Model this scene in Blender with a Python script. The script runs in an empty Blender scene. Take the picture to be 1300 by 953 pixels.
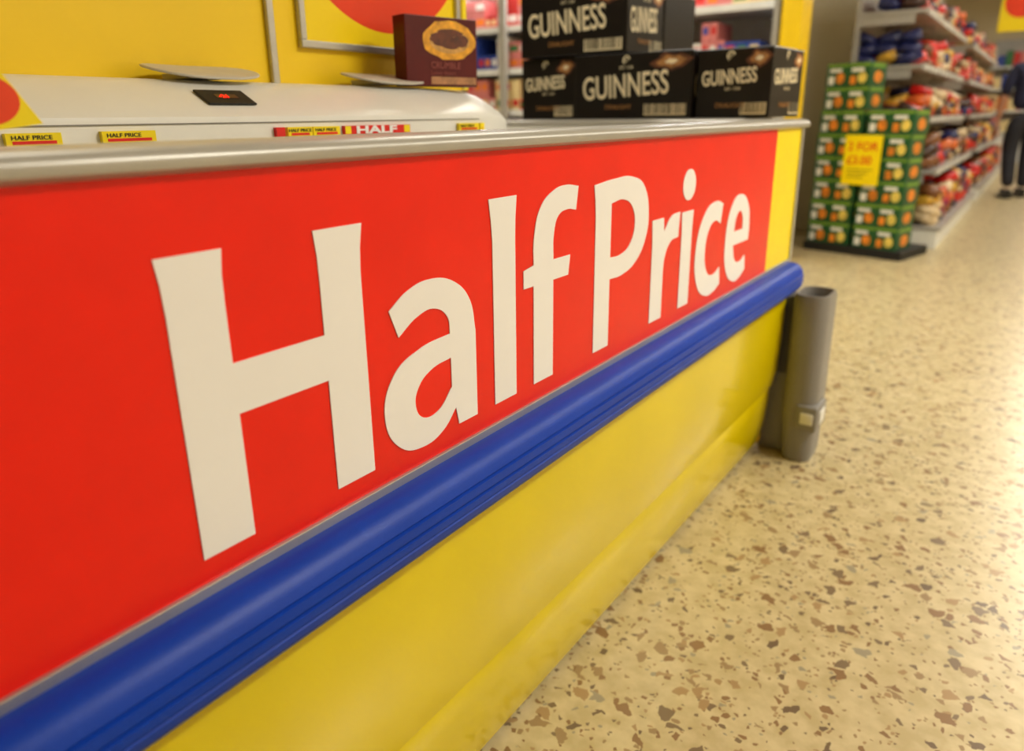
import bpy, bmesh, math, random
from mathutils import Vector, Matrix
random.seed(7)
FZ=-0.052
sc=bpy.context.scene
COL=sc.collection
try:
    sc.view_settings.view_transform='Standard'
    sc.view_settings.look='None'
    sc.view_settings.exposure=0.0
except Exception as e: print(e)

# ---------------------------------------------------------------- materials
def s2l(c):
    return tuple([(x/255/12.92) if x/255<=0.04045 else ((x/255+0.055)/1.055)**2.4 for x in c])+(1,)
MATS={}
def mat(name,rgb,rough=0.5,metal=0.0,var=0.06,scale=12,bump=0.0,bscale=200,coat=0.0,emit=0.0,spec=0.5):
    if name in MATS: return MATS[name]
    m=bpy.data.materials.new(name); m.use_nodes=True
    nt=m.node_tree; b=nt.nodes['Principled BSDF']
    c=s2l(rgb)
    tc=nt.nodes.new('ShaderNodeTexCoord')
    n=nt.nodes.new('ShaderNodeTexNoise'); n.inputs['Scale'].default_value=scale; n.inputs['Detail'].default_value=3
    nt.links.new(tc.outputs['Object'],n.inputs['Vector'])
    r=nt.nodes.new('ShaderNodeValToRGB')
    r.color_ramp.elements[0].position=0.3; r.color_ramp.elements[1].position=0.7
    r.color_ramp.elements[0].color=tuple(x*(1-var) for x in c[:3])+(1,)
    r.color_ramp.elements[1].color=tuple(min(1,x*(1+var)) for x in c[:3])+(1,)
    nt.links.new(n.outputs['Fac'],r.inputs['Fac']); nt.links.new(r.outputs['Color'],b.inputs['Base Color'])
    b.inputs['Roughness'].default_value=rough; b.inputs['Metallic'].default_value=metal
    b.inputs['Specular IOR Level'].default_value=spec
    b.inputs['Coat Weight'].default_value=coat; b.inputs['Coat Roughness'].default_value=0.12
    if emit:
        b.inputs['Emission Color'].default_value=c; b.inputs['Emission Strength'].default_value=emit
    if bump:
        n2=nt.nodes.new('ShaderNodeTexNoise'); n2.inputs['Scale'].default_value=bscale
        nt.links.new(tc.outputs['Object'],n2.inputs['Vector'])
        bp=nt.nodes.new('ShaderNodeBump'); bp.inputs['Strength'].default_value=bump; bp.inputs['Distance'].default_value=0.002
        nt.links.new(n2.outputs['Fac'],bp.inputs['Height']); nt.links.new(bp.outputs['Normal'],b.inputs['Normal'])
    MATS[name]=m
    return m

red=mat('red_vinyl',(240,24,2),0.28,var=0.04,bump=0.06,bscale=500,spec=.35)
letw=mat('white_vinyl',(246,246,248),0.4,var=0.01)
yel=mat('yellow_paint',(228,206,0),0.15,var=0.07,scale=3,coat=0.3,spec=.4)
yelv=mat('yellow_vinyl',(250,224,0),0.35,var=0.03)
yelb=mat('yellow_board',(248,208,0),0.4,var=0.05,scale=3)
blue=mat('blue_plastic',(0,58,172),0.42,var=0.05,bump=0.05,bscale=300,spec=.25)
rail=mat('grey_rail',(168,164,154),0.32,metal=0.2,var=0.03)
alu=mat('aluminium',(190,190,188),0.3,metal=0.7,var=0.04)
whitep=mat('white_plastic',(230,229,223),0.3,var=0.02)
flapm=mat('grey_white_card',(196,190,178),0.4,var=0.04)
dark=mat('black_gap',(12,12,12),0.6)
greyp=mat('grey_plastic',(130,127,123),0.4,var=0.04,bump=0.08,bscale=400)
greyd=mat('dark_grey_plastic',(78,76,73),0.5)
labw=mat('white_label',(225,225,220),0.5)
orange=mat('orange_red_ink',(236,60,12),0.4)
cream=mat('cream_paint',(244,232,202),0.6,var=0.04,scale=2)
carton=mat('carton_black',(18,13,11),0.32,var=0.2,scale=20,spec=.3)
gold=mat('cream_ink',(236,222,186),0.45)
tan=mat('tan_ink',(170,120,66),0.45,var=0.3,scale=40)
brownink=mat('brown_ink',(96,52,26),0.45,var=0.4,scale=40)
maroon=mat('maroon_card',(84,10,16),0.4,var=0.15,spec=.3)
food1=mat('food_yellow',(232,160,30),0.5,var=0.35,scale=60)
food2=mat('food_brown',(92,40,16),0.5,var=0.5,scale=60)
steel=mat('shelf_grey',(168,164,158),0.4,metal=0.2)
shelfw=mat('shelf_white',(226,226,222),0.4)

# ---------------------------------------------------------------- mesh builder
class MB:
    def __init__(s,name,parent=None):
        s.name=name; s.bm=bmesh.new(); s.mats=[]; s.parent=parent
    def mi(s,m):
        if m not in s.mats: s.mats.append(m)
        return s.mats.index(m)
    def box(s,x0,x1,y0,y1,z0,z1,m,bev=0.0,M=None):
        i=s.mi(m)
        r=bmesh.ops.create_cube(s.bm,size=1)
        vs=r['verts']
        for v in vs:
            v.co=Vector((x0+(v.co.x+.5)*(x1-x0),y0+(v.co.y+.5)*(y1-y0),z0+(v.co.z+.5)*(z1-z0)))
        fs=set(f for v in vs for f in v.link_faces)
        for f in fs: f.material_index=i
        if bev>0:
            es=list(set(e for v in vs for e in v.link_edges))
            rr=bmesh.ops.bevel(s.bm,geom=es,offset=bev,segments=2,affect='EDGES',profile=.5)
            for f in rr['faces']: f.material_index=i
            vs=list(set(rr['verts'])|set(v for v in vs if v.is_valid))
        if M is not None:
            for v in vs: v.co=M@v.co
        return vs
    def loft(s,rings,m,smooth=False,caps=True):
        i=s.mi(m)
        R=[[s.bm.verts.new(p) for p in ring] for ring in rings]
        n=len(R[0])
        for a,b in zip(R[:-1],R[1:]):
            for k in range(n):
                f=s.bm.faces.new((a[k],a[(k+1)%n],b[(k+1)%n],b[k])); f.material_index=i; f.smooth=smooth
        if caps:
            for ring in (R[0],R[-1]):
                f=s.bm.faces.new(ring); f.material_index=i
        return R
    def prism_y(s,prof,y0,y1,m,smooth=False):
        s.loft([[(x,y0,z) for x,z in prof],[(x,y1,z) for x,z in prof]],m,smooth)
    def prism_x(s,prof,x0,x1,m,smooth=False):
        s.loft([[(x0,y,z) for y,z in prof],[(x1,y,z) for y,z in prof]],m,smooth)
    def pillow(s,c,size,rot,m,seg=6):
        M=Matrix.Translation(c)@rot
        rings=[]
        nu=seg;nv=8
        for a in range(nu+1):
            t=-1+2*a/nu
            w=1-0.12*abs(t)**3
            th=max(0.03,(1-abs(t)**2.2))
            ring=[]
            for b in range(nv):
                an=2*math.pi*b/nv
                px=math.cos(an);py=math.sin(an)
                ring.append(M@Vector((px*w*size[0]/2,py*th*size[1]/2*(0.9+0.2*random.random()),t*size[2]/2)))
            rings.append(ring)
        s.loft(rings,m,True)
    def done(s):
        bmesh.ops.recalc_face_normals(s.bm,faces=s.bm.faces[:])
        me=bpy.data.meshes.new(s.name); s.bm.to_mesh(me); s.bm.free()
        for m in s.mats: me.materials.append(m)
        o=bpy.data.objects.new(s.name,me); COL.objects.link(o)
        if s.parent: o.parent=s.parent
        return o
def empty(name,loc=(0,0,0)):
    o=bpy.data.objects.new(name,None); o.empty_display_size=.1; o.location=loc; COL.objects.link(o); return o
def smooth_obj(o,ang=40):
    for p in o.data.polygons: p.use_smooth=True
    try:
        o.data.set_sharp_from_angle(angle=math.radians(ang))
    except Exception as e: pass

def text(body,size,M,m,parent,name='print',bold=0.0,ext=0.0004,sx=1.0,align='LEFT',space=1.0):
    cu=bpy.data.curves.new(name,'FONT'); cu.body=body; cu.size=size; cu.offset=bold; cu.extrude=ext; cu.align_x=align
    cu.space_character=space
    cu.materials.append(m)
    o=bpy.data.objects.new(name,cu); COL.objects.link(o)
    o.parent=parent
    o.matrix_local=M@Matrix.Diagonal((sx,1,1,1))
    return o
# face frames : local x = reading direction, local y = up, z = out
def frame_negY(p):   # face looking to -Y, text runs +X
    return Matrix.Translation(p)@Matrix(((1,0,0,0),(0,0,-1,0),(0,1,0,0),(0,0,0,1)))
def frame_posX(p):   # face looking to +X, text runs +Y
    return Matrix.Translation(p)@Matrix(((0,0,1,0),(1,0,0,0),(0,1,0,0),(0,0,0,1)))

# ---------------------------------------------------------------- room
def terrazzo():
    m=bpy.data.materials.new('terrazzo'); m.use_nodes=True
    nt=m.node_tree; N=nt.nodes; Lk=nt.links; b=N['Principled BSDF']
    tc=N.new('ShaderNodeTexCoord')
    nz=N.new('ShaderNodeTexNoise'); nz.inputs['Scale'].default_value=45; nz.inputs['Detail'].default_value=3
    Lk.new(tc.outputs['Object'],nz.inputs['Vector'])
    def layer(base,scale,thr,edge,amt,off):
        mp=N.new('ShaderNodeMapping'); mp.inputs['Location'].default_value=(off,off*1.7,0)
        Lk.new(tc.outputs['Object'],mp.inputs['Vector'])
        mx=N.new('ShaderNodeVectorMath'); mx.operation='MULTIPLY_ADD'
        mx.inputs[1].default_value=(amt,amt,0)
        Lk.new(nz.outputs['Color'],mx.inputs[0]); Lk.new(mp.outputs['Vector'],mx.inputs[2])
        v1=N.new('ShaderNodeTexVoronoi'); v1.voronoi_dimensions='2D'; v1.inputs['Scale'].default_value=scale
        v2=N.new('ShaderNodeTexVoronoi'); v2.voronoi_dimensions='2D'; v2.feature='DISTANCE_TO_EDGE'; v2.inputs['Scale'].default_value=scale
        Lk.new(mx.outputs[0],v1.inputs['Vector']); Lk.new(mx.outputs[0],v2.inputs['Vector'])
        sp=N.new('ShaderNodeSeparateColor'); Lk.new(v1.outputs['Color'],sp.inputs[0])
        g=N.new('ShaderNodeMath'); g.operation='GREATER_THAN'; g.inputs[1].default_value=thr; Lk.new(sp.outputs[0],g.inputs[0])
        e=N.new('ShaderNodeMath'); e.operation='GREATER_THAN'; e.inputs[1].default_value=edge; Lk.new(v2.outputs['Distance'],e.inputs[0])
        k=N.new('ShaderNodeMath'); k.operation='MULTIPLY'; Lk.new(g.outputs[0],k.inputs[0]); Lk.new(e.outputs[0],k.inputs[1])
        cr=N.new('ShaderNodeValToRGB'); cr.color_ramp.interpolation='CONSTANT'
        els=cr.color_ramp.elements
        cols=[(0,(140,108,72)),(0.28,(156,130,92)),(0.5,(126,106,80)),(0.66,(168,138,96)),(0.82,(112,92,70)),(0.92,(156,146,122))]
        els[0].position=0; els[0].color=s2l(cols[0][1]); els[1].position=cols[1][0]; els[1].color=s2l(cols[1][1])
        for p,c in cols[2:]:
            x=els.new(p); x.color=s2l(c)
        Lk.new(sp.outputs[1],cr.inputs['Fac'])
        mix=N.new('ShaderNodeMix'); mix.data_type='RGBA'
        Lk.new(k.outputs[0],mix.inputs['Factor']); Lk.new(base,mix.inputs[6]); Lk.new(cr.outputs['Color'],mix.inputs[7])
        return mix.outputs[2]
    n2=N.new('ShaderNodeTexNoise'); n2.inputs['Scale'].default_value=30; n2.inputs['Detail'].default_value=5
    Lk.new(tc.outputs['Object'],n2.inputs['Vector'])
    r=N.new('ShaderNodeValToRGB'); r.color_ramp.elements[0].position=.35; r.color_ramp.elements[1].position=.65
    r.color_ramp.elements[0].color=s2l((188,171,126)); r.color_ramp.elements[1].color=s2l((208,192,150))
    Lk.new(n2.outputs['Fac'],r.inputs['Fac'])
    c=layer(r.outputs['Color'],150,0.91,0.14,0.01,3.1)
    c=layer(c,80,0.89,0.13,0.014,7.7)
    c=layer(c,42,0.86,0.11,0.024,1.3)
    Lk.new(c,b.inputs['Base Color'])
    b.inputs['Roughness'].default_value=0.33
    b.inputs['Coat Weight'].default_value=.25; b.inputs['Coat Roughness'].default_value=.22
    n3=N.new('ShaderNodeTexNoise'); n3.inputs['Scale'].default_value=5
    Lk.new(tc.outputs['Object'],n3.inputs['Vector'])
    bp=N.new('ShaderNodeBump'); bp.inputs['Strength'].default_value=0.15; bp.inputs['Distance'].default_value=0.01
    Lk.new(n3.outputs['Fac'],bp.inputs['Height']); Lk.new(bp.outputs['Normal'],b.inputs['Normal'])
    return m
RX0,RX1,RY0,RY1,RZ=-6.0,3.6,-3.0,18.0,3.1
o=MB('floor'); o.box(RX0,RX1,RY0,RY1,FZ-.1,FZ,terrazzo()); o.done()
ceilm=mat('ceiling_tile',(200,196,186),0.8)
o=MB('ceiling'); o.box(RX0,RX1,RY0,RY1,RZ,RZ+.1,ceilm); o.done()
wallm=mat('wall_paint',(214,200,168),0.7,var=.05,scale=1)
o=MB('wall_left'); o.box(RX0-.1,RX0,RY0,RY1,FZ,RZ,wallm); o.done()
o=MB('wall_right'); o.box(RX1,RX1+.1,RY0,RY1,FZ,RZ,wallm); o.done()
o=MB('wall_back'); o.box(RX0,RX1,RY1,RY1+.1,FZ,RZ,wallm); o.done()
o=MB('wall_front'); o.box(RX0,RX1,RY0-.1,RY0,FZ,RZ,wallm); o.done()
o=MB('wall_column'); o.box(-1.9,-0.76,6.6,8.6,FZ,RZ,cream); o.done()

# lights: recessed fluorescent panels
housing=mat('light_housing',(235,235,230),0.4)
for (lx,ly,le) in [(2.2,2.1,108),(1.9,4.5,60),(1.2,6.9,46),(1.2,9.4,48),(1.2,12,52),(1.2,15,50),(-1.2,.6,24),(-1.4,3.6,30),(-3.0,3.2,30),(-3.2,0.5,22),(-1.2,11,30),(-1.2,14.5,30)]:
    p=empty('ceiling_light',(lx,ly,RZ))
    b=MB('fitting',p)
    b.box(-.17,-.15,-.75,.75,-.07,-.001,housing); b.box(.15,.17,-.75,.75,-.07,-.001,housing)
    b.box(-.15,.15,-.75,-.73,-.07,-.001,housing); b.box(-.15,.15,.73,.75,-.07,-.001,housing)
    b.box(-.15,.15,-.73,.73,-.02,-.001,housing)
    b.done()
    ld=bpy.data.lights.new('tube_light','AREA'); ld.shape='RECTANGLE'; ld.size=.28; ld.size_y=1.44; ld.energy=le; ld.color=(1,.95,.84)
    lo=bpy.data.objects.new('tube_light',ld); COL.objects.link(lo); lo.parent=p; lo.location=(0,0,-.03)
w=bpy.data.worlds.new('world'); sc.world=w; w.use_nodes=True
w.node_tree.nodes['Background'].inputs[0].default_value=(1,.95,.88,1); w.node_tree.nodes['Background'].inputs[1].default_value=.3

# ---------------------------------------------------------------- freezer
FR=empty('promotional_freezer')
YN=-0.9; YE=2.03; XB=-1.2
b=MB('body',FR)
low=[(-.002,.53),(0,.44),(.002,.40),(.001,.30),(-.004,.20),(-.012,.155),(-.020,.150),(-.018,.142),(-.020,.10),(-.024,.05),(-.032,0.0),(-.042,-.035),(-.09,-.038),(-.09,.53)]
b.loft([[(x,YN,z) for x,z in low],[(x,YE-.01,z) for x,z in low],[(x-.012,YE,z) for x,z in low]],yel,True)
o=b.done(); smooth_obj(o,35)
b=MB('body_shell',FR)
b.box(XB+.02,-.05,YN+.01,YE-.02,-.03,.50,whitep)
b.box(-.05,-.004,YN,YE,.50,.874,whitep)
b.box(XB,XB+.05,YN,YE,-.03,.874,whitep)
b.box(XB+.05,-.05,YE-.06,YE-.001,.50,.874,whitep)
b.box(XB+.05,-.05,YN,YN+.06,.50,.874,whitep)
b.box(XB+.04,-.06,YN+.03,YE-.05,FZ,-.03,dark)
b.done()
b=MB('end_panel',FR); b.box(XB+.01,-.035,YE-.018,YE+.006,-.03,.874,yelb,.003); b.done()
# sign panel
b=MB('sign_panel',FR)
b.box(-.004,.0,YN,1.80,.531,.875,red); b.box(-.004,.0,1.80,2.003,.531,.875,yelv); b.done()
b=MB('sign_frame',FR)
b.box(-.004,.004,YN,2.02,.512,.531,alu,.001); b.box(-.004,.004,2.003,2.022,.531,.875,alu,.001)
b.done()
# top rail
rp=[(-.003,.871),(.005,.871),(.010,.875),(.011,.881),(.008,.887),(.0,.891),(-.012,.893),(-.045,.893),(-.052,.889),(-.054,.882),(-.054,.868),(-.003,.868)]
b=MB('top_rail',FR)
b.loft([[(x,YN,z) for x,z in rp],[(x,YE+.015,z) for x,z in rp]],rail,True)
er=[(YE+.018+x-.011,z) for x,z in rp]
b.prism_x(er,XB+.0,-.004,rail,True)
b.prism_y([(XB-.01,.868),(XB-.01,.888),(XB,.893),(XB+.04,.893),(XB+.05,.888),(XB+.05,.868)],YN,YE+.015,rail)
o=b.done(); smooth_obj(o,40)
# blue bumper (ribbed lower half)
bp=[(0,.520),(.012,.5225),(.024,.5205),(.034,.5145),(.0405,.506),(.0440,.499),(.0415,.4975),(.0415,.4960),(.0450,.4945),(.0462,.487),(.0462,.4845),(.0430,.483),(.0430,.4815),(.0462,.480),(.0465,.4745),(.0460,.4715),(.0430,.470),(.0430,.4685),(.0450,.467),(.0440,.461),(.0430,.4585),(.0395,.457),(.0390,.455),(.0390,.4535),(.034,.447),(.026,.4415),(.012,.4385),(0,.4385)]
b=MB('bumper_rail',FR)
rings=[[(x,YN,z) for x,z in bp]]
for k in range(0,7):
    a=k/6*math.pi/2*.94
    s=math.cos(a); y=1.995+.038*math.sin(a)
    rings.append([(x*(.25+.75*s),y,.480+(z-.480)*(.35+.65*s)) for x,z in bp])
b.loft(rings,blue,True)
o=b.done(); smooth_obj(o,32)
# letters
def glyph(name,outlines):
    cu=bpy.data.curves.new(name,'CURVE'); cu.dimensions='2D'; cu.fill_mode='BOTH'; cu.extrude=.0005; cu.resolution_u=10
    for pts in outlines:
        sp=cu.splines.new('BEZIER'); sp.bezier_points.add(len(pts)-1); sp.use_cyclic_u=True
        for p,q in zip(sp.bezier_points,pts):
            p.co=(q[0],q[1],0); t='AUTO' if len(q)>2 else 'VECTOR'
            p.handle_left_type=t; p.handle_right_type=t
    cu.materials.append(letw)
    o=bpy.data.objects.new(name,cu); COL.objects.link(o); o.parent=FR
    o.matrix_local=frame_posX((.0006,0,0))
    return o
A=1
glyph('letter_H',[[(.2685,.811),(.325,.811),(.3225,.79),(.322,.765),(.322,.715),(.419,.715),(.419,.765),(.4185,.79),(.416,.813),(.4745,.813),(.4705,.79),(.469,.765),(.469,.554),(.419,.554),(.419,.670),(.322,.670),(.322,.554),(.272,.554),(.272,.765),(.271,.79)]])
glyph('letter_a',[[(.503,.719),(.532,.735,A),(.567,.741,A),(.607,.731,A),(.634,.705,A),(.6435,.665),(.6435,.556),(.608,.556),(.603,.579),(.580,.559,A),(.545,.551,A),(.508,.564,A),(.488,.607,A),(.504,.648,A),(.545,.667,A),(.597,.672),(.594,.692,A),(.572,.707,A),(.545,.704,A),(.515,.688)],
 [(.597,.643),(.562,.638,A),(.541,.624,A),(.535,.605,A),(.545,.587,A),(.570,.585,A),(.597,.607)]])
glyph('letter_l',[[(.674,.816),(.731,.816),(.728,.79),(.727,.765),(.727,.556),(.680,.556),(.680,.765),(.678,.79)]])
glyph('letter_f',[[(.880,.815),(.850,.819,A),(.818,.815,A),(.784,.795,A),(.769,.757,A),(.768,.722),(.745,.718),(.745,.694),(.768,.694),(.768,.556),(.816,.556),(.816,.694),(.855,.694),(.860,.722),(.816,.722),(.817,.757,A),(.827,.779,A),(.850,.786,A),(.874,.783)]])
glyph('letter_P',[[(.925,.812),(.99,.817,A),(1.045,.816,A),(1.090,.798,A),(1.110,.752,A),(1.102,.712,A),(1.068,.678,A),(1.02,.664,A),(.979,.664),(.979,.556),(.931,.556),(.931,.765),(.929,.79)],
 [(.979,.781),(1.02,.783,A),(1.050,.768,A),(1.060,.740,A),(1.045,.710,A),(1.015,.698,A),(.979,.698)]])
glyph('letter_r',[[(1.127,.737),(1.173,.737),(1.176,.712),(1.203,.735,A),(1.243,.740),(1.239,.695),(1.205,.690,A),(1.183,.665,A),(1.179,.640),(1.179,.556),(1.130,.556),(1.130,.70)]])
glyph('letter_i',[[(1.252,.737),(1.306,.737),(1.303,.70),(1.303,.556),(1.255,.556),(1.255,.70)],
 [(1.279+.029*math.cos(t*math.pi/4),.785+.028*math.sin(t*math.pi/4),A) for t in range(8)]])
glyph('letter_c',[[(1.464,.733),(1.425,.741,A),(1.365,.722,A),(1.328,.648,A),(1.348,.580,A),(1.395,.552,A),(1.440,.552,A),(1.474,.563),(1.467,.600),(1.430,.590,A),(1.395,.602,A),(1.378,.647,A),(1.395,.690,A),(1.425,.702,A),(1.455,.693)]])
glyph('letter_e',[[(1.641,.634),(1.641,.675,A),(1.625,.715,A),(1.572,.742,A),(1.520,.724,A),(1.492,.648,A),(1.510,.582,A),(1.560,.551,A),(1.600,.553,A),(1.634,.567),(1.627,.601),(1.595,.591,A),(1.560,.600,A),(1.542,.634)],
 [(1.542,.664),(1.551,.694,A),(1.571,.706,A),(1.591,.694,A),(1.597,.664)]])
# central white console
b=MB('console',FR)
prof=[(.2,.50),(.2,.900),(.197,.912),(.185,.922),(.13,.950),(.11,.958),(.085,.964),(.0,.966),(-.085,.964),(-.11,.958),(-.13,.950),(-.185,.922),(-.197,.912),(-.2,.900),(-.2,.50)]
rings=[[(-.6+x,YN+.06,z) for x,z in prof],[(-.6+x,1.18,z) for x,z in prof]]
for k in range(1,9):
    a=k/8*math.pi/2*.97
    rings.append([(-.6+x*max(.1,math.cos(a)**.7),1.18+.20*math.sin(a),(z-.5)*(1-.10*(1-math.cos(a)))+.5) for x,z in prof])
b.loft(rings,whitep,True)
o=b.done(); smooth_obj(o,30)
b=MB('console_trim',FR)
b.box(-.402,-.397,YN+.1,1.17,.868,.876,greyp)
b.box(-.4005,-.3992,YN+.1,1.17,.903,.9045,greyp)
b.done()
# temperature display on console slope
p0=Vector((-.442,.64,.937))
ang=math.atan2(.028,.055)
Md=Matrix.Translation(p0)@Matrix.Rotation(ang,4,'Y')
b=MB('temperature_display',FR)
b.box(-.021,.021,-.038,.038,0,.003,dark,.001,M=Md)
b.box(-.006,.006,-.016,.018,.003,.0035,mat('led_dim',(60,4,4),0.3),0,M=Md)
b.done()
text('-21',.013,Md@Matrix.Translation((.005,-.012,.0037))@Matrix.Rotation(math.pi/2,4,'Z'),mat('led_red',(255,30,20),.4,emit=2),FR,'led_digits')
# price labels on console front edge
b=MB('price_labels',FR)
redl=mat('red_label',(224,26,16),.4)
blk=mat('black_ink',(30,25,10),.5)
for (y0,y1,m_) in [(.335,.392,yelv),(.437,.503,yelv),(.685,.70,redl),(.705,.75,yelv),(.752,.805,yelv),(.815,.965,redl),(1.10,1.16,yelv),(1.165,1.178,yelv),(.2,.27,yelv)]:
    b.box(-.4,-.393,y0,y1,.883,.8965,m_)
    if m_ is yelv: b.box(-.393,-.3925,y0+.006,y1-.006,.8845,.888,redl)
b.box(-.393,-.3928,.816,.828,.884,.896,yelv); b.box(-.393,-.3928,.95,.964,.884,.896,yelv)
b.done()
text('HALF',.0165,frame_posX((-.3925,.838,.8842)),letw,FR,'label_print',sx=2.4,bold=.0006)
for yy in (.34,.442,.706,.755,1.103):
    text('HALF PRICE',.0065,frame_posX((-.3925,yy,.8895)),blk,FR,'label_print',sx=1.25)

# yellow board on console with frames
BD=empty('promotional_backboard')
b=MB('board',BD)
b.box(-.63,-.60,YN+.1,1.372,.967,1.75,yelb)
b.box(-.635,-.592,1.362,1.378,.967,1.75,yelv,.002)
b.done()
b=MB('upright_strip',BD); b.box(-.60,-.590,.838,.852,.967,1.75,alu,.002); b.done()
b=MB('poster_frame',BD)
y0,y1,z0,z1=.905,1.352,1.030,1.62; t=.013
b.box(-.60,-.588,y0,y1,z0,z0+t,alu,.002); b.box(-.60,-.588,y0,y1,z1-t,z1,alu,.002)
b.box(-.60,-.588,y0,y0+t,z0+t,z1-t,alu,.002); b.box(-.60,-.588,y1-t,y1,z0+t,z1-t,alu,.002)
b.done()
pm=bpy.data.materials.new('poster_print'); pm.use_nodes=True
nt=pm.node_tree; N=nt.nodes; bs=N['Principled BSDF']; tc=N.new('ShaderNodeTexCoord')
vm=N.new('ShaderNodeVectorMath'); vm.operation='DISTANCE'; vm.inputs[1].default_value=(-.597,1.13,1.325)
nt.links.new(tc.outputs['Object'],vm.inputs[0])
lt=N.new('ShaderNodeMath'); lt.operation='LESS_THAN'; lt.inputs[1].default_value=.255
nt.links.new(vm.outputs['Value'],lt.inputs[0])
mx=N.new('ShaderNodeMix'); mx.data_type='RGBA'; mx.inputs[6].default_value=s2l((252,218,6)); mx.inputs[7].default_value=s2l((236,56,12))
nt.links.new(lt.outputs[0],mx.inputs['Factor']); nt.links.new(mx.outputs[2],bs.inputs['Base Color']); bs.inputs['Roughness'].default_value=.3
b=MB('poster',BD); b.box(-.60,-.597,y0+t,y1-t,z0+t,z1-t,pm); b.done()
# grey-white oval flap holders
def flap(y,L,W,z):
    p=empty('oval_card_holder',(-.53,y,z))
    b=MB('plate',p)
    R=Matrix.Rotation(math.radians(11),4,'Y')
    rings=[]
    for zz,s in ((-.0025,.97),(-.0015,1),(.0005,1),(.0015,.97)):
        ring=[]
        for k in range(28):
            a=2*math.pi*k/28
            cx=math.copysign(abs(math.cos(a))**.7,math.cos(a)); cy=math.copysign(abs(math.sin(a))**.9,math.sin(a))
            ring.append(R@Vector((cy*W*s,cx*L*s,zz+ .004*(cx*cx))))
        rings.append(ring)
    b.loft(rings,flapm,True)
    b.box(-.06,.02,-.03,.03,-.010,-.001,flapm,.001)
    b.done()
flap(.665,.088,.055,.9765); flap(1.045,.095,.05,.9785)

# yellow price card at near left
PC=empty('promotional_card',(-.15,.235,0))
b=MB('card',PC)
q=[(-.11,.887),(.040,.907),(.012,.954),(-.11,.936)]
b.loft([[(x,y,z) for y,z in q] for x in (-.0012,.0012)],yelv)
b.box(-.012,.006,-.09,.03,.882,.890,whitep,.001)
b.done()
b=MB('disc',PC)
b.loft([[Vector((x,.001+.025*math.cos(a*math.pi/16),.925+.019*math.sin(a*math.pi/16))) for a in range(32)] for x in (.0012,.0018)],orange)
b.done()
b=MB('card_bracket',PC); b.box(-.26,-.01,-.09,.0,.872,.884,whitep,.002); b.box(-.012,.12,-.07,-.04,.8935,.897,whitep); b.done()

# corner guard
CG=empty('corner_guard',(0,0,0))
def rr(x0,x1,y0,y1,r,z,n=6):
    pts=[]
    for cx,cy,a0 in ((x1-r,y1-r,0),(x0+r,y1-r,90),(x0+r,y0+r,180),(x1-r,y0+r,270)):
        for k in range(n+1):
            a=math.radians(a0+90*k/n); pts.append((cx+r*math.cos(a),cy+r*math.sin(a),z))
    return pts
b=MB('guard_shell',CG)
x0,x1,y0,y1=.024,.118,1.985,2.13
rings=[rr(x0+.012,x1-.006,y0+.01,y1-.01,.032,FZ),rr(x0+.008,x1-.003,y0+.003,y1,.036,FZ+.02),rr(x0,x1,y0,y1,.038,.10),rr(x0,x1,y0,y1,.038,.425),rr(x0+.003,x1-.003,y0+.003,y1-.003,.036,.437),rr(x0+.010,x1-.010,y0+.010,y1-.010,.030,.437),rr(x0+.012,x1-.012,y0+.012,y1-.012,.028,.425),rr(x0+.014,x1-.014,y0+.014,y1-.014,.028,.30)]
b.loft(rings,greyp,True); o=b.done(); smooth_obj(o,40)
b=MB('guard_clip',CG)
b.box(x0+.045,x1+.010,y0-.009,y0+.10,.052,.128,greyp,.008)
b.box(x0+.06,x1-.0,y0-.012,y0-.008,.075,.108,labw,.002)
b.box(x1+.009,x1+.013,y0+.02,y0+.07,.070,.110,labw,.002)
o=b.done(); smooth_obj(o,40)
b=MB('guard_bracket',CG); b.box(-.045,.030,2.036,2.11,FZ,.20,greyp,.010); b.box(-.035,.030,2.036,2.10,.19,.42,greyd,.006); b.done()

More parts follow.
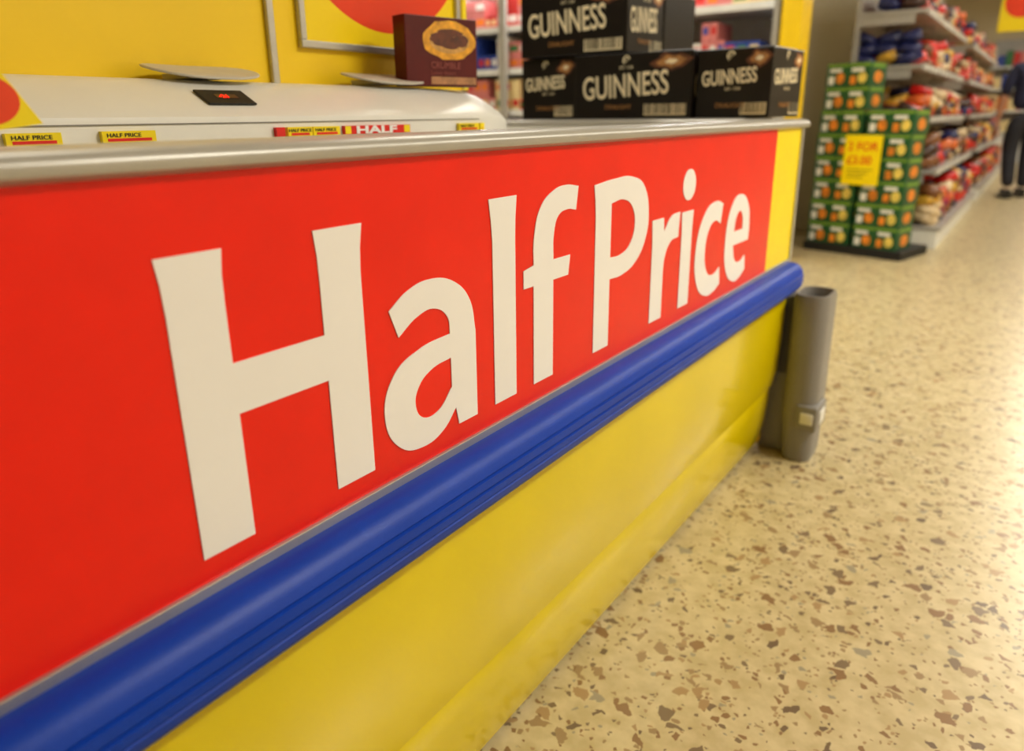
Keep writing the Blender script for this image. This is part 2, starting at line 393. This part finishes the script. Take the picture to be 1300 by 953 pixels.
# ---------------------------------------------------------------- beer cartons
def beer_carton(x0,x1,y0,y1,z0,z1,rot=0,front=True,side=True,style=0):
    cx,cy=(x0+x1)/2,(y0+y1)/2
    p=empty('beer_carton',(cx,cy,z0)); p.rotation_euler=(0,0,math.radians(rot))
    W,D,H=x1-x0,y1-y0,z1-z0
    b=MB('box',p)
    b.box(-W/2,W/2,-D/2,D/2,0,H,carton,.004)
    b.box(-W/2+.004,W/2-.004,-.002,.002,H-.0005,H+.0006,tan)
    b.done()
    def face(F,w,st):
        th=H*(.50 if st==0 else .30); zz=H*(.30 if st==0 else .47)
        text('GUINNESS',th,F@Matrix.Translation((-w*.42,zz,.0012))@Matrix.Rotation(math.radians(3),4,'Z'),gold,p,'brand_print',bold=.0012,sx=w*.80/(th*5.05))
        text('EST. 1759',H*.06,F@Matrix.Translation((-w*.10,H*.76 if st==0 else H*.40,.0012)),gold,p,'sub_print')
        text('DRAUGHT',H*.10,F@Matrix.Translation((-w*.22,H*.15,.0012)),tan,p,'sub_print')
        g=MB('graphics',p)
        hx,hz=-w*.04,H*.88
        arc=[]
        for k in range(9):
            a=math.radians(200-k*22); arc.append((hx+H*.07*math.cos(a),hz+H*.08*math.sin(a)))
        pts=arc+[(hx+(x-hx)*.72,hz+(z-hz)*.72) for x,z in reversed(arc)]
        g.loft([[F@Vector((x,z,t)) for x,z in pts] for t in (.0006,.0014)],gold)
        for k in range(4):
            xx=hx-H*.045+k*H*.026
            q=[(xx,hz-H*.06+k*.005),(xx+H*.008,hz-H*.06+k*.005),(xx+H*.008,hz+H*.04),(xx,hz+H*.04)]
            g.loft([[F@Vector((x,z,t)) for x,z in q] for t in (.0006,.0014)],gold)
        q=[(w*.12,H*.05),(w*.46,H*.05),(w*.46,H*.22),(w*.12,H*.22)]
        g.loft([[F@Vector((x,z,t)) for x,z in q] for t in (.0003,.001)],gold)
        x=w*.13
        while x<w*.45:
            ww=random.choice((.0012,.002,.003)); q=[(x,H*.07),(x+ww,H*.07),(x+ww,H*.22),(x,H*.22)]
            g.loft([[F@Vector((a,c,t)) for a,c in q] for t in (.0011,.0016)],carton); x+=ww+random.choice((.0015,.0025,.004))
        # swirling pint picture in the upper corner
        for s,m_,dz in ((1,brownink,.0004),(.7,tan,.0007),(.3,gold,.0009)):
            ring=[(w*.33+w*.15*s*math.cos(a*math.pi/10)*(1+.25*math.sin(a*1.3)),H*.84+H*.12*s*math.sin(a*math.pi/10)*(1+.2*math.cos(a*2.1))) for a in range(20)]
            g.loft([[F@Vector((a,c,t)) for a,c in ring] for t in (0.0001,dz)],m_)
        g.done()
    if front: face(frame_negY((0,-D/2,0)),W,style)
    if side: face(frame_posX((W/2,0,0)),D,style)
    return p
ZB=.895
plm=mat('plinth_board',(120,96,60),.6)
b=MB('display_plinth'); b.box(-1.55,-.30,2.18,2.55,FZ,ZB-.02,plm,.004); b.box(-1.57,-.20,2.15,2.55,ZB-.02,ZB,rail,.004); b.done()
beer_carton(-.775,-.368,2.16,2.43,ZB+.001,1.092)
beer_carton(-.355,-.130,2.17,2.43,ZB+.001,1.088,rot=-3,style=1)
beer_carton(-1.00,-.785,2.18,2.50,ZB+.001,1.092,side=False,style=1)
beer_carton(-.99,-.590,2.16,2.42,1.094,1.30)
beer_carton(-.99,-.590,2.43,2.69,1.094,1.30,front=False,side=False)
b=MB('display_plinth'); b.box(-1.0,-.56,2.57,2.80,FZ,1.088,plm,.004); b.done()

# ---------------------------------------------------------------- dessert box
DB=empty('dessert_box',(-.50,1.165,.9665)); DB.rotation_euler=(0,0,math.radians(-12))
b=MB('box',DB); b.box(-.02,.02,-.088,.088,0,.128,maroon,.002)
b.done()
b=MB('food_picture',DB)
def blob(cx,cz,rx,rz,x,m_,n=24,j=.10):
    ring=[]
    for k in range(n):
        a=2*math.pi*k/n; q=1+random.uniform(-j,j)
        ring.append((cx+rx*q*math.cos(a),cz+rz*q*math.sin(a)))
    b.loft([[(xx,y,z) for y,z in ring] for xx in (.0195,x)],m_)
blob(.018,.086,.066,.036,.0204,food1,j=.05)
blob(.018,.084,.050,.022,.0207,mat('bowl_tan',(200,150,80),.4,var=.4,scale=70),j=.03); blob(.0,.088,.030,.013,.021,food2); blob(.045,.086,.020,.012,.0212,food2); blob(.02,.100,.03,.007,.0214,food2); blob(.02,.076,.02,.006,.0214,food2)
b.done()
pk=mat('pink_ink',(150,70,64),.5)
text('CRUMBLE',.017,frame_posX((.0206,-.03,.034)),pk,DB,'name_print',sx=1)
text('Luxury dessert',.010,frame_posX((.0206,-.03,.022)),pk,DB,'name_print',sx=1)
b=MB('label_panel',DB); b.box(.0198,.0206,-.03,.084,.004,.018,mat('pale_brown_ink',(170,120,80),.5,var=.3,scale=80)); b.done()

# ---------------------------------------------------------------- glass-door freezer bank
prodm=[mat('prod_red',(196,40,34),.45),mat('prod_white',(226,222,214),.45),mat('prod_blue',(40,66,150),.45),mat('prod_pink',(206,120,116),.45),mat('prod_cream',(230,206,150),.45),mat('prod_green',(50,110,60),.45),mat('prod_orange',(226,120,30),.45)]
def cabinet(name,x0,x1,y0,depth,wts):
    p=empty(name,(0,0,0))
    b=MB('carcass',p)
    y1=y0+depth
    b.box(x0,x1,y1-.04,y1,FZ,2.15,shelfw); b.box(x0,x0+.04,y0,y1-.04,FZ,2.15,shelfw); b.box(x1-.04,x1,y0,y1-.04,FZ,2.15,shelfw)
    b.box(x0+.04,x1-.04,y0,y1-.04,FZ,.28,greyp); b.box(x0+.04,x1-.04,y0,y1-.04,2.0,2.15,shelfw)
    n=max(1,int(round((x1-x0)/.72)))
    for k in range(n+1):
        xx=x0+(x1-x0)*k/n
        b.box(max(x0,xx-.035),min(x1,xx+.035),y0-.03,y0-.002,.28,2.0,rail,.004)
    b.box(x0,x1,y0-.03,y0-.002,1.97,2.03,rail,.004); b.box(x0,x1,y0-.03,y0-.002,.24,.30,rail,.004)
    zs=[.30,.62,.94,1.26,1.58]
    for z in zs: b.box(x0+.04,x1-.04,y0+.05,y1-.04,z-.02,z,shelfw)
    for z in zs: b.box(x0+.04,x1-.04,y0+.04,y0+.05,z-.03,z+.015,labw)
    b.done()
    b=MB('stock',p)
    for z in zs:
        x=x0+.06
        while x<x1-.2:
            w_=random.uniform(.05,.11); h_=random.uniform(.10,.14); m_=random.choices(prodm,wts)[0]
            nn=random.randint(1,3); st=random.choice((1,2,2))
            for q in range(nn):
                if x+w_>x1-.06: break
                for s_ in range(st):
                    zb=z+s_*h_
                    b.box(x,x+w_-.004,y0+.08,y0+.36,zb,zb+h_-.003,m_)
                    b.box(x+.01,x+w_-.014,y0+.078,y0+.08,zb+h_*.35,zb+h_*.75,random.choice(prodm))
                x+=w_
    b.done()
    for k in range(n):
        xx=(x0+(x1-x0)*(k+.5)/n)
        ld=bpy.data.lights.new('cabinet_light','AREA'); ld.shape='RECTANGLE'; ld.size=.6; ld.size_y=.06; ld.energy=7; ld.color=(.95,.97,1)
        lo=bpy.data.objects.new('cabinet_light',ld); COL.objects.link(lo); lo.parent=p; lo.location=(xx,y0+.06,1.97); lo.rotation_euler=(math.radians(-25),0,0)
cabinet('upright_freezer',-4.58,-.98,5.0,.7,[3,6,1.5,3,2,.3,.4])
b=MB('yellow_post'); b.box(-.965,-.84,4.98,5.2,FZ,2.2,yelb,.004); b.done()

# ---------------------------------------------------------------- snack gondola
bagm=[mat('bag_red',(196,26,22),.35,var=.3,scale=25),mat('bag_brown',(120,72,34),.4,var=.5,scale=40),mat('bag_gold',(206,160,50),.35,var=.4,scale=40),mat('bag_navy',(30,36,90),.35,var=.3),mat('bag_orange',(206,100,40),.35,var=.4,scale=30),mat('bag_cream',(214,190,150),.45,var=.3,scale=40),mat('bag_dark',(60,34,24),.35,var=.3),mat('bag_scarlet',(206,40,26),.35,var=.3,scale=25)]
def gondola(y0,y1,levels,seed):
    random.seed(seed)
    p=empty('snack_shelving',(0,0,0))
    b=MB('shelves',p)
    b.box(-.74,-.71,y0,y1,FZ,2.1,steel)
    b.box(-.71,-.02,y0,y1,FZ,FZ+.13,shelfw,.004); b.box(-.71,.0,y0-.005,y1,FZ+.13,FZ+.155,steel,.004)
    for z,xf in levels:
        b.box(-.71,xf,y0,y1,z-.025,z,steel,.002)
        b.box(xf,xf+.012,y0,y1,z-.035,z+.01,steel,.001)
        k=y0+.15
        while k<y1-.2:
            b.box(xf+.012,xf+.014,k,k+.08,z-.032,z+.006,labw); k+=random.uniform(.16,.3)
        k=y0+.01
        while k<y1:
            b.box(-.71,xf-.06,k,k+.008,z-.09,z-.025,steel); k+=.98
    b.done()
    b=MB('snack_bags',p)
    allv=[(FZ+.155,-.02,3)]+[(z,xf,2) for z,xf in levels]
    for z,xf,tiers in allv:
        y=y0+.06
        while y<y1-.08:
            m_=random.choice(bagm); w_=random.uniform(.10,.17); tt=tiers+random.choice((-1,0,0,1))
            for d in range(int((xf+.71)/.14)):
                for t in range(tt):
                    mm=m_ if random.random()<.5 else random.choice(bagm)
                    rot=Matrix.Rotation(random.uniform(-.8,.8),4,'Z')@Matrix.Rotation(math.radians(90)+random.uniform(-.5,.5),4,'Y')
                    b.pillow(Vector((xf-.11-d*.14,y+w_/2,z+.05+t*.068)),(.085,w_*1.15,.19),rot,mm)
            y+=w_+.005
    b.done()
gondola(6.0,8.95,[(.50,-.10),(.86,-.22),(1.22,-.28),(1.58,-.30)],3)
gondola(9.6,14.0,[(.50,-.10),(.86,-.22),(1.22,-.28),(1.58,-.30)],9)

# ---------------------------------------------------------------- tea box stack
green=mat('tea_green',(14,78,38),.4,var=.2); green2=mat('tea_light_green',(110,150,44),.4)
teao=mat('tea_orange',(224,130,30),.45,var=.4,scale=30); teay=mat('tea_yellow',(220,196,90),.45,var=.3,scale=30)
ST=empty('tea_box_stack',(-.46,5.62,0)); ST.rotation_euler=(0,0,math.radians(-14))
b=MB('pallet_base',ST); b.box(-.33,.36,-.17,.27,FZ,FZ+.06,dark,.004); b.done()
b=MB('tea_boxes',ST)
random.seed(4)
def teabox(x0,x1,y0,y1,z0,z1):
    b.box(x0,x1,y0,y1,z0,z1,green,.003)
    w_=x1-x0;h_=z1-z0
    n=2
    for k in range(n):
        xa=x0+w_*k/n; xb=x0+w_*(k+1)/n; ww=xb-xa
        b.box(xa+.004,xb-.004,y0-.0015,y0+.001,z0+h_*.84,z1-.004,green2)
        ring=[(xa+ww*.66+ww*.20*math.cos(a*math.pi/8),z0+h_*.36+h_*.24*math.sin(a*math.pi/8)) for a in range(16)]
        b.loft([[(x,yy,z) for x,z in ring] for yy in (y0-.002,y0+.001)],teay if k else teao)
        b.box(xa+ww*.15,xa+ww*.7,y0-.003,y0+.001,z0+h_*.62,z0+h_*.78,labw)
        b.box(xa+ww*.12,xa+ww*.38,y0-.003,y0+.001,z0+h_*.1,z0+h_*.45,teao if k else labw)
    ring=[((y0+y1)/2+.06*math.cos(a*math.pi/8),z0+h_*.4+h_*.26*math.sin(a*math.pi/8)) for a in range(16)]
    b.loft([[(xx,y,z) for y,z in ring] for xx in (x1-.001,x1+.002)],teao)
    b.box(x1-.001,x1+.002,y0+.02,y1-.02,z0+h_*.8,z1-.006,green2)
hz=.150
for k in range(8):
    z=FZ+.06+k*(hz+.002); j=random.uniform(-.012,.012)
    teabox(-.31+j,-.01+j,-.15,.08,z,z+hz)
    if k<6: teabox(.02+j,.32+j,-.15,.08,z,z+hz)
b.done()
b=MB('price_sign',ST); b.box(-.105,.145,-.175,-.168,.43,.76,yelv,.002); b.box(.01,.03,-.168,-.15,.5,.7,labw); b.done()
text('2 FOR',.075,frame_negY((-.08,-.1755,.66)),redl,ST,'sign_print',bold=.001)
text('£3.00',.075,frame_negY((-.08,-.1755,.57)),redl,ST,'sign_print',bold=.001)
b=MB('sign_small_print',ST)
for k in range(3): b.box(-.07,.10-.03*k,-.1762,-.175,.53-.025*k,.535-.025*k,dark)
b.done()

# ---------------------------------------------------------------- hanging signs
for (sx_,sy_,sz_,w_,h_) in ((.10,9.27,1.66,.36,.5),(.40,14,1.95,.6,.5)):
    p=empty('hanging_sign',(sx_,sy_,sz_))
    b=MB('panel',p); b.box(-w_/2,w_/2,-.006,.006,0,h_,yelv,.002)
    ring=[(h_*.30*math.cos(a*math.pi/12),h_*.55+h_*.30*math.sin(a*math.pi/12)) for a in range(24)]
    b.loft([[(x,yy,z) for x,z in ring] for yy in (-.009,-.005)],orange)
    for xx in (-w_*.4,w_*.4): b.box(xx-.002,xx+.002,-.002,.002,h_,RZ-sz_,steel)
    b.done()
# end-of-aisle shelving
pe=empty('end_aisle_display',(0,0,0)); random.seed(21)
b=MB('shelves',pe); b.box(-.6,3.0,17.3,17.9,FZ,.15,shelfw); b.box(-.6,3.0,17.8,17.95,.15,2.2,steel)
for z in (.5,.9,1.3,1.7): b.box(-.6,3.0,17.4,17.8,z-.03,z,shelfw)
b.done()
b=MB('stock',pe)
for z in (.15,.5,.9,1.3,1.7):
    x=-.58
    while x<2.85:
        w_=random.uniform(.1,.2); b.box(x,x+w_-.01,17.45,17.75,z,z+random.uniform(.2,.3),random.choice(prodm)); x+=w_
b.done()

# ---------------------------------------------------------------- shopper
PS=empty('shopper',(.28,10.2,FZ)); PS.rotation_euler=(0,0,math.radians(20))
navy=mat('navy_cloth',(24,28,58),.8,var=.2); trous=mat('dark_trousers',(26,26,34),.8,var=.2); skin=mat('skin',(205,150,120),.55); hair=mat('brown_hair',(60,38,24),.7,var=.3,scale=60); shoe=mat('black_shoe',(20,18,18),.4)
def skinfig(name,verts,edges,radii,m,sub=2,root=0):
    me=bpy.data.meshes.new(name); me.from_pydata(verts,edges,[])
    o=bpy.data.objects.new(name,me); COL.objects.link(o); o.parent=PS
    sk=o.modifiers.new('skin','SKIN'); sk.use_smooth_shade=True
    for i,r in enumerate(radii):
        sv=me.skin_vertices[0].data[i]; sv.radius=r if isinstance(r,tuple) else (r,r); sv.use_root=(i==root)
    sb=o.modifiers.new('sub','SUBSURF'); sb.levels=sub; sb.render_levels=sub
    me.materials.append(m); return o
# trousers (pelvis, legs mid-stride)
skinfig('trousers',[(0,0,.98),(0,0,.90),(.09,.01,.84),(.10,.07,.50),(.10,.02,.10),(-.09,-.01,.84),(-.10,.0,.50),(-.10,-.14,.12)],
 [(0,1),(1,2),(2,3),(3,4),(1,5),(5,6),(6,7)],[(.165,.12),(.16,.125),.105,.08,.066,.105,.08,.066],trous,2,1)
skinfig('shirt',[(0,0,.94),(0,.01,1.10),(0,.01,1.28),(0,0,1.42),(0,0,1.47),(.16,0,1.40),(.22,.0,1.26),(.235,.03,1.12),(-.16,0,1.40),(-.22,0,1.26),(-.235,.03,1.12)],
 [(0,1),(1,2),(2,3),(3,4),(3,5),(5,6),(6,7),(3,8),(8,9),(9,10)],[(.18,.13),(.165,.12),(.18,.13),(.13,.10),.06,.07,.06,.056,.07,.06,.056],navy,2,0)
skinfig('neck',[(0,0,1.42),(0,.01,1.55)],[(0,1)],[.055,.05],skin,2,0)
for sgn in (1,-1):
    skinfig('forearm',[(sgn*.235,.03,1.13),(sgn*.235,.09,.98),(sgn*.225,.15,.86)],[(0,1),(1,2)],[.040,.034,.026],skin,2,0)
    hv=[(sgn*.225,.15,.86),(sgn*.222,.165,.82),(sgn*.22,.175,.78)]
    hr=[(.022,.018),(.032,.016),(.036,.014)]; he=[(0,1),(1,2)]
    for k in range(4):
        d=(k-1.5)*.017; L=[.075,.088,.082,.062][k]
        i=len(hv); hv+= [(sgn*.22,.178+d,.765),(sgn*.216,.185+d,.765-L*.5),(sgn*.205,.185+d,.765-L)]
        hr+=[.009,.0085,.007]; he+=[(2,i),(i,i+1),(i+1,i+2)]
    i=len(hv); hv+=[(sgn*.215,.205,.80),(sgn*.21,.222,.765)]; hr+=[.011,.009]; he+=[(1,i),(i,i+1)]
    skinfig('hand',hv,he,hr,skin,1,0)
b=MB('head',PS)
rings=[]
for k in range(13):
    t=k/12; z=1.50+.235*t
    ph=math.acos(max(-1,min(1,1-2*t))); r=math.sin(ph)
    rx=.076*(r**.7)*(0.86+.2*t); ry=.096*(r**.7)*(0.86+.2*t)
    ring=[]
    for q in range(20):
        a=2*math.pi*q/20; x=rx*math.cos(a); y=ry*math.sin(a)+.012
        if abs(math.cos(a))<.22 and math.sin(a)>0 and .35<t<.55: y+=.018
        ring.append((x,y,z))
    rings.append(ring)
b.loft(rings,skin,True)
for sgn in (1,-1):
    b.box(sgn*.072-.006,sgn*.072+.006,-.012,.022,1.60,1.655,skin,.004)
    b.box(sgn*.03-.012,sgn*.03+.012,.098,.106,1.622,1.632,dark,.003)
b.box(-.022,.022,.095,.103,1.555,1.562,mat('lips',(160,80,75),.5),.002)
b.done()
b=MB('hair',PS)
rings=[]
for k in range(9):
    t=.40+.60*k/8; z=1.50+.25*t
    r=math.sin(math.acos(max(-1,min(1,1-2*t*.995))))
    ring=[]
    for q in range(20):
        a=2*math.pi*q/20
        yy=.106*(r**.6)*math.sin(a)
        if t<.72: yy=min(yy,.02)
        ring.append((.086*(r**.6)*math.cos(a),yy,z+.004))
    rings.append(ring)
b.loft(rings,hair,True); b.done()
b=MB('shoes',PS)
for (cx,cy) in ((.10,.05),(-.10,-.11)):
    b.box(cx-.045,cx+.045,cy-.09,cy+.17,.0,.03,shoe,.008); b.box(cx-.04,cx+.04,cy-.085,cy+.10,.03,.10,shoe,.02)
b.done()

# ---------------------------------------------------------------- camera
Yc=Vector((0.583,-0.2475,0.7737)).normalized()
Zc=Vector((-0.0107,-0.9548,-0.2968)); Zc=(Zc-Zc.dot(Yc)*Yc).normalized()
Xc=Yc.cross(Zc)
cam=bpy.data.cameras.new('camera'); co=bpy.data.objects.new('camera',cam); COL.objects.link(co)
right=Vector((Xc.x,Yc.x,Zc.x)); up=-Vector((Xc.y,Yc.y,Zc.y)); back=-Vector((Xc.z,Yc.z,Zc.z))
M=Matrix(((right.x,up.x,back.x,.52),(right.y,up.y,back.y,0),(right.z,up.z,back.z,.909),(0,0,0,1)))
co.matrix_world=M
cam.sensor_width=36; cam.lens=913/1300*36
cam.shift_y=-45.5/1300
cam.clip_start=.01; cam.clip_end=60
cam.dof.use_dof=True; cam.dof.focus_distance=.86; cam.dof.aperture_fstop=3.2
sc.camera=co
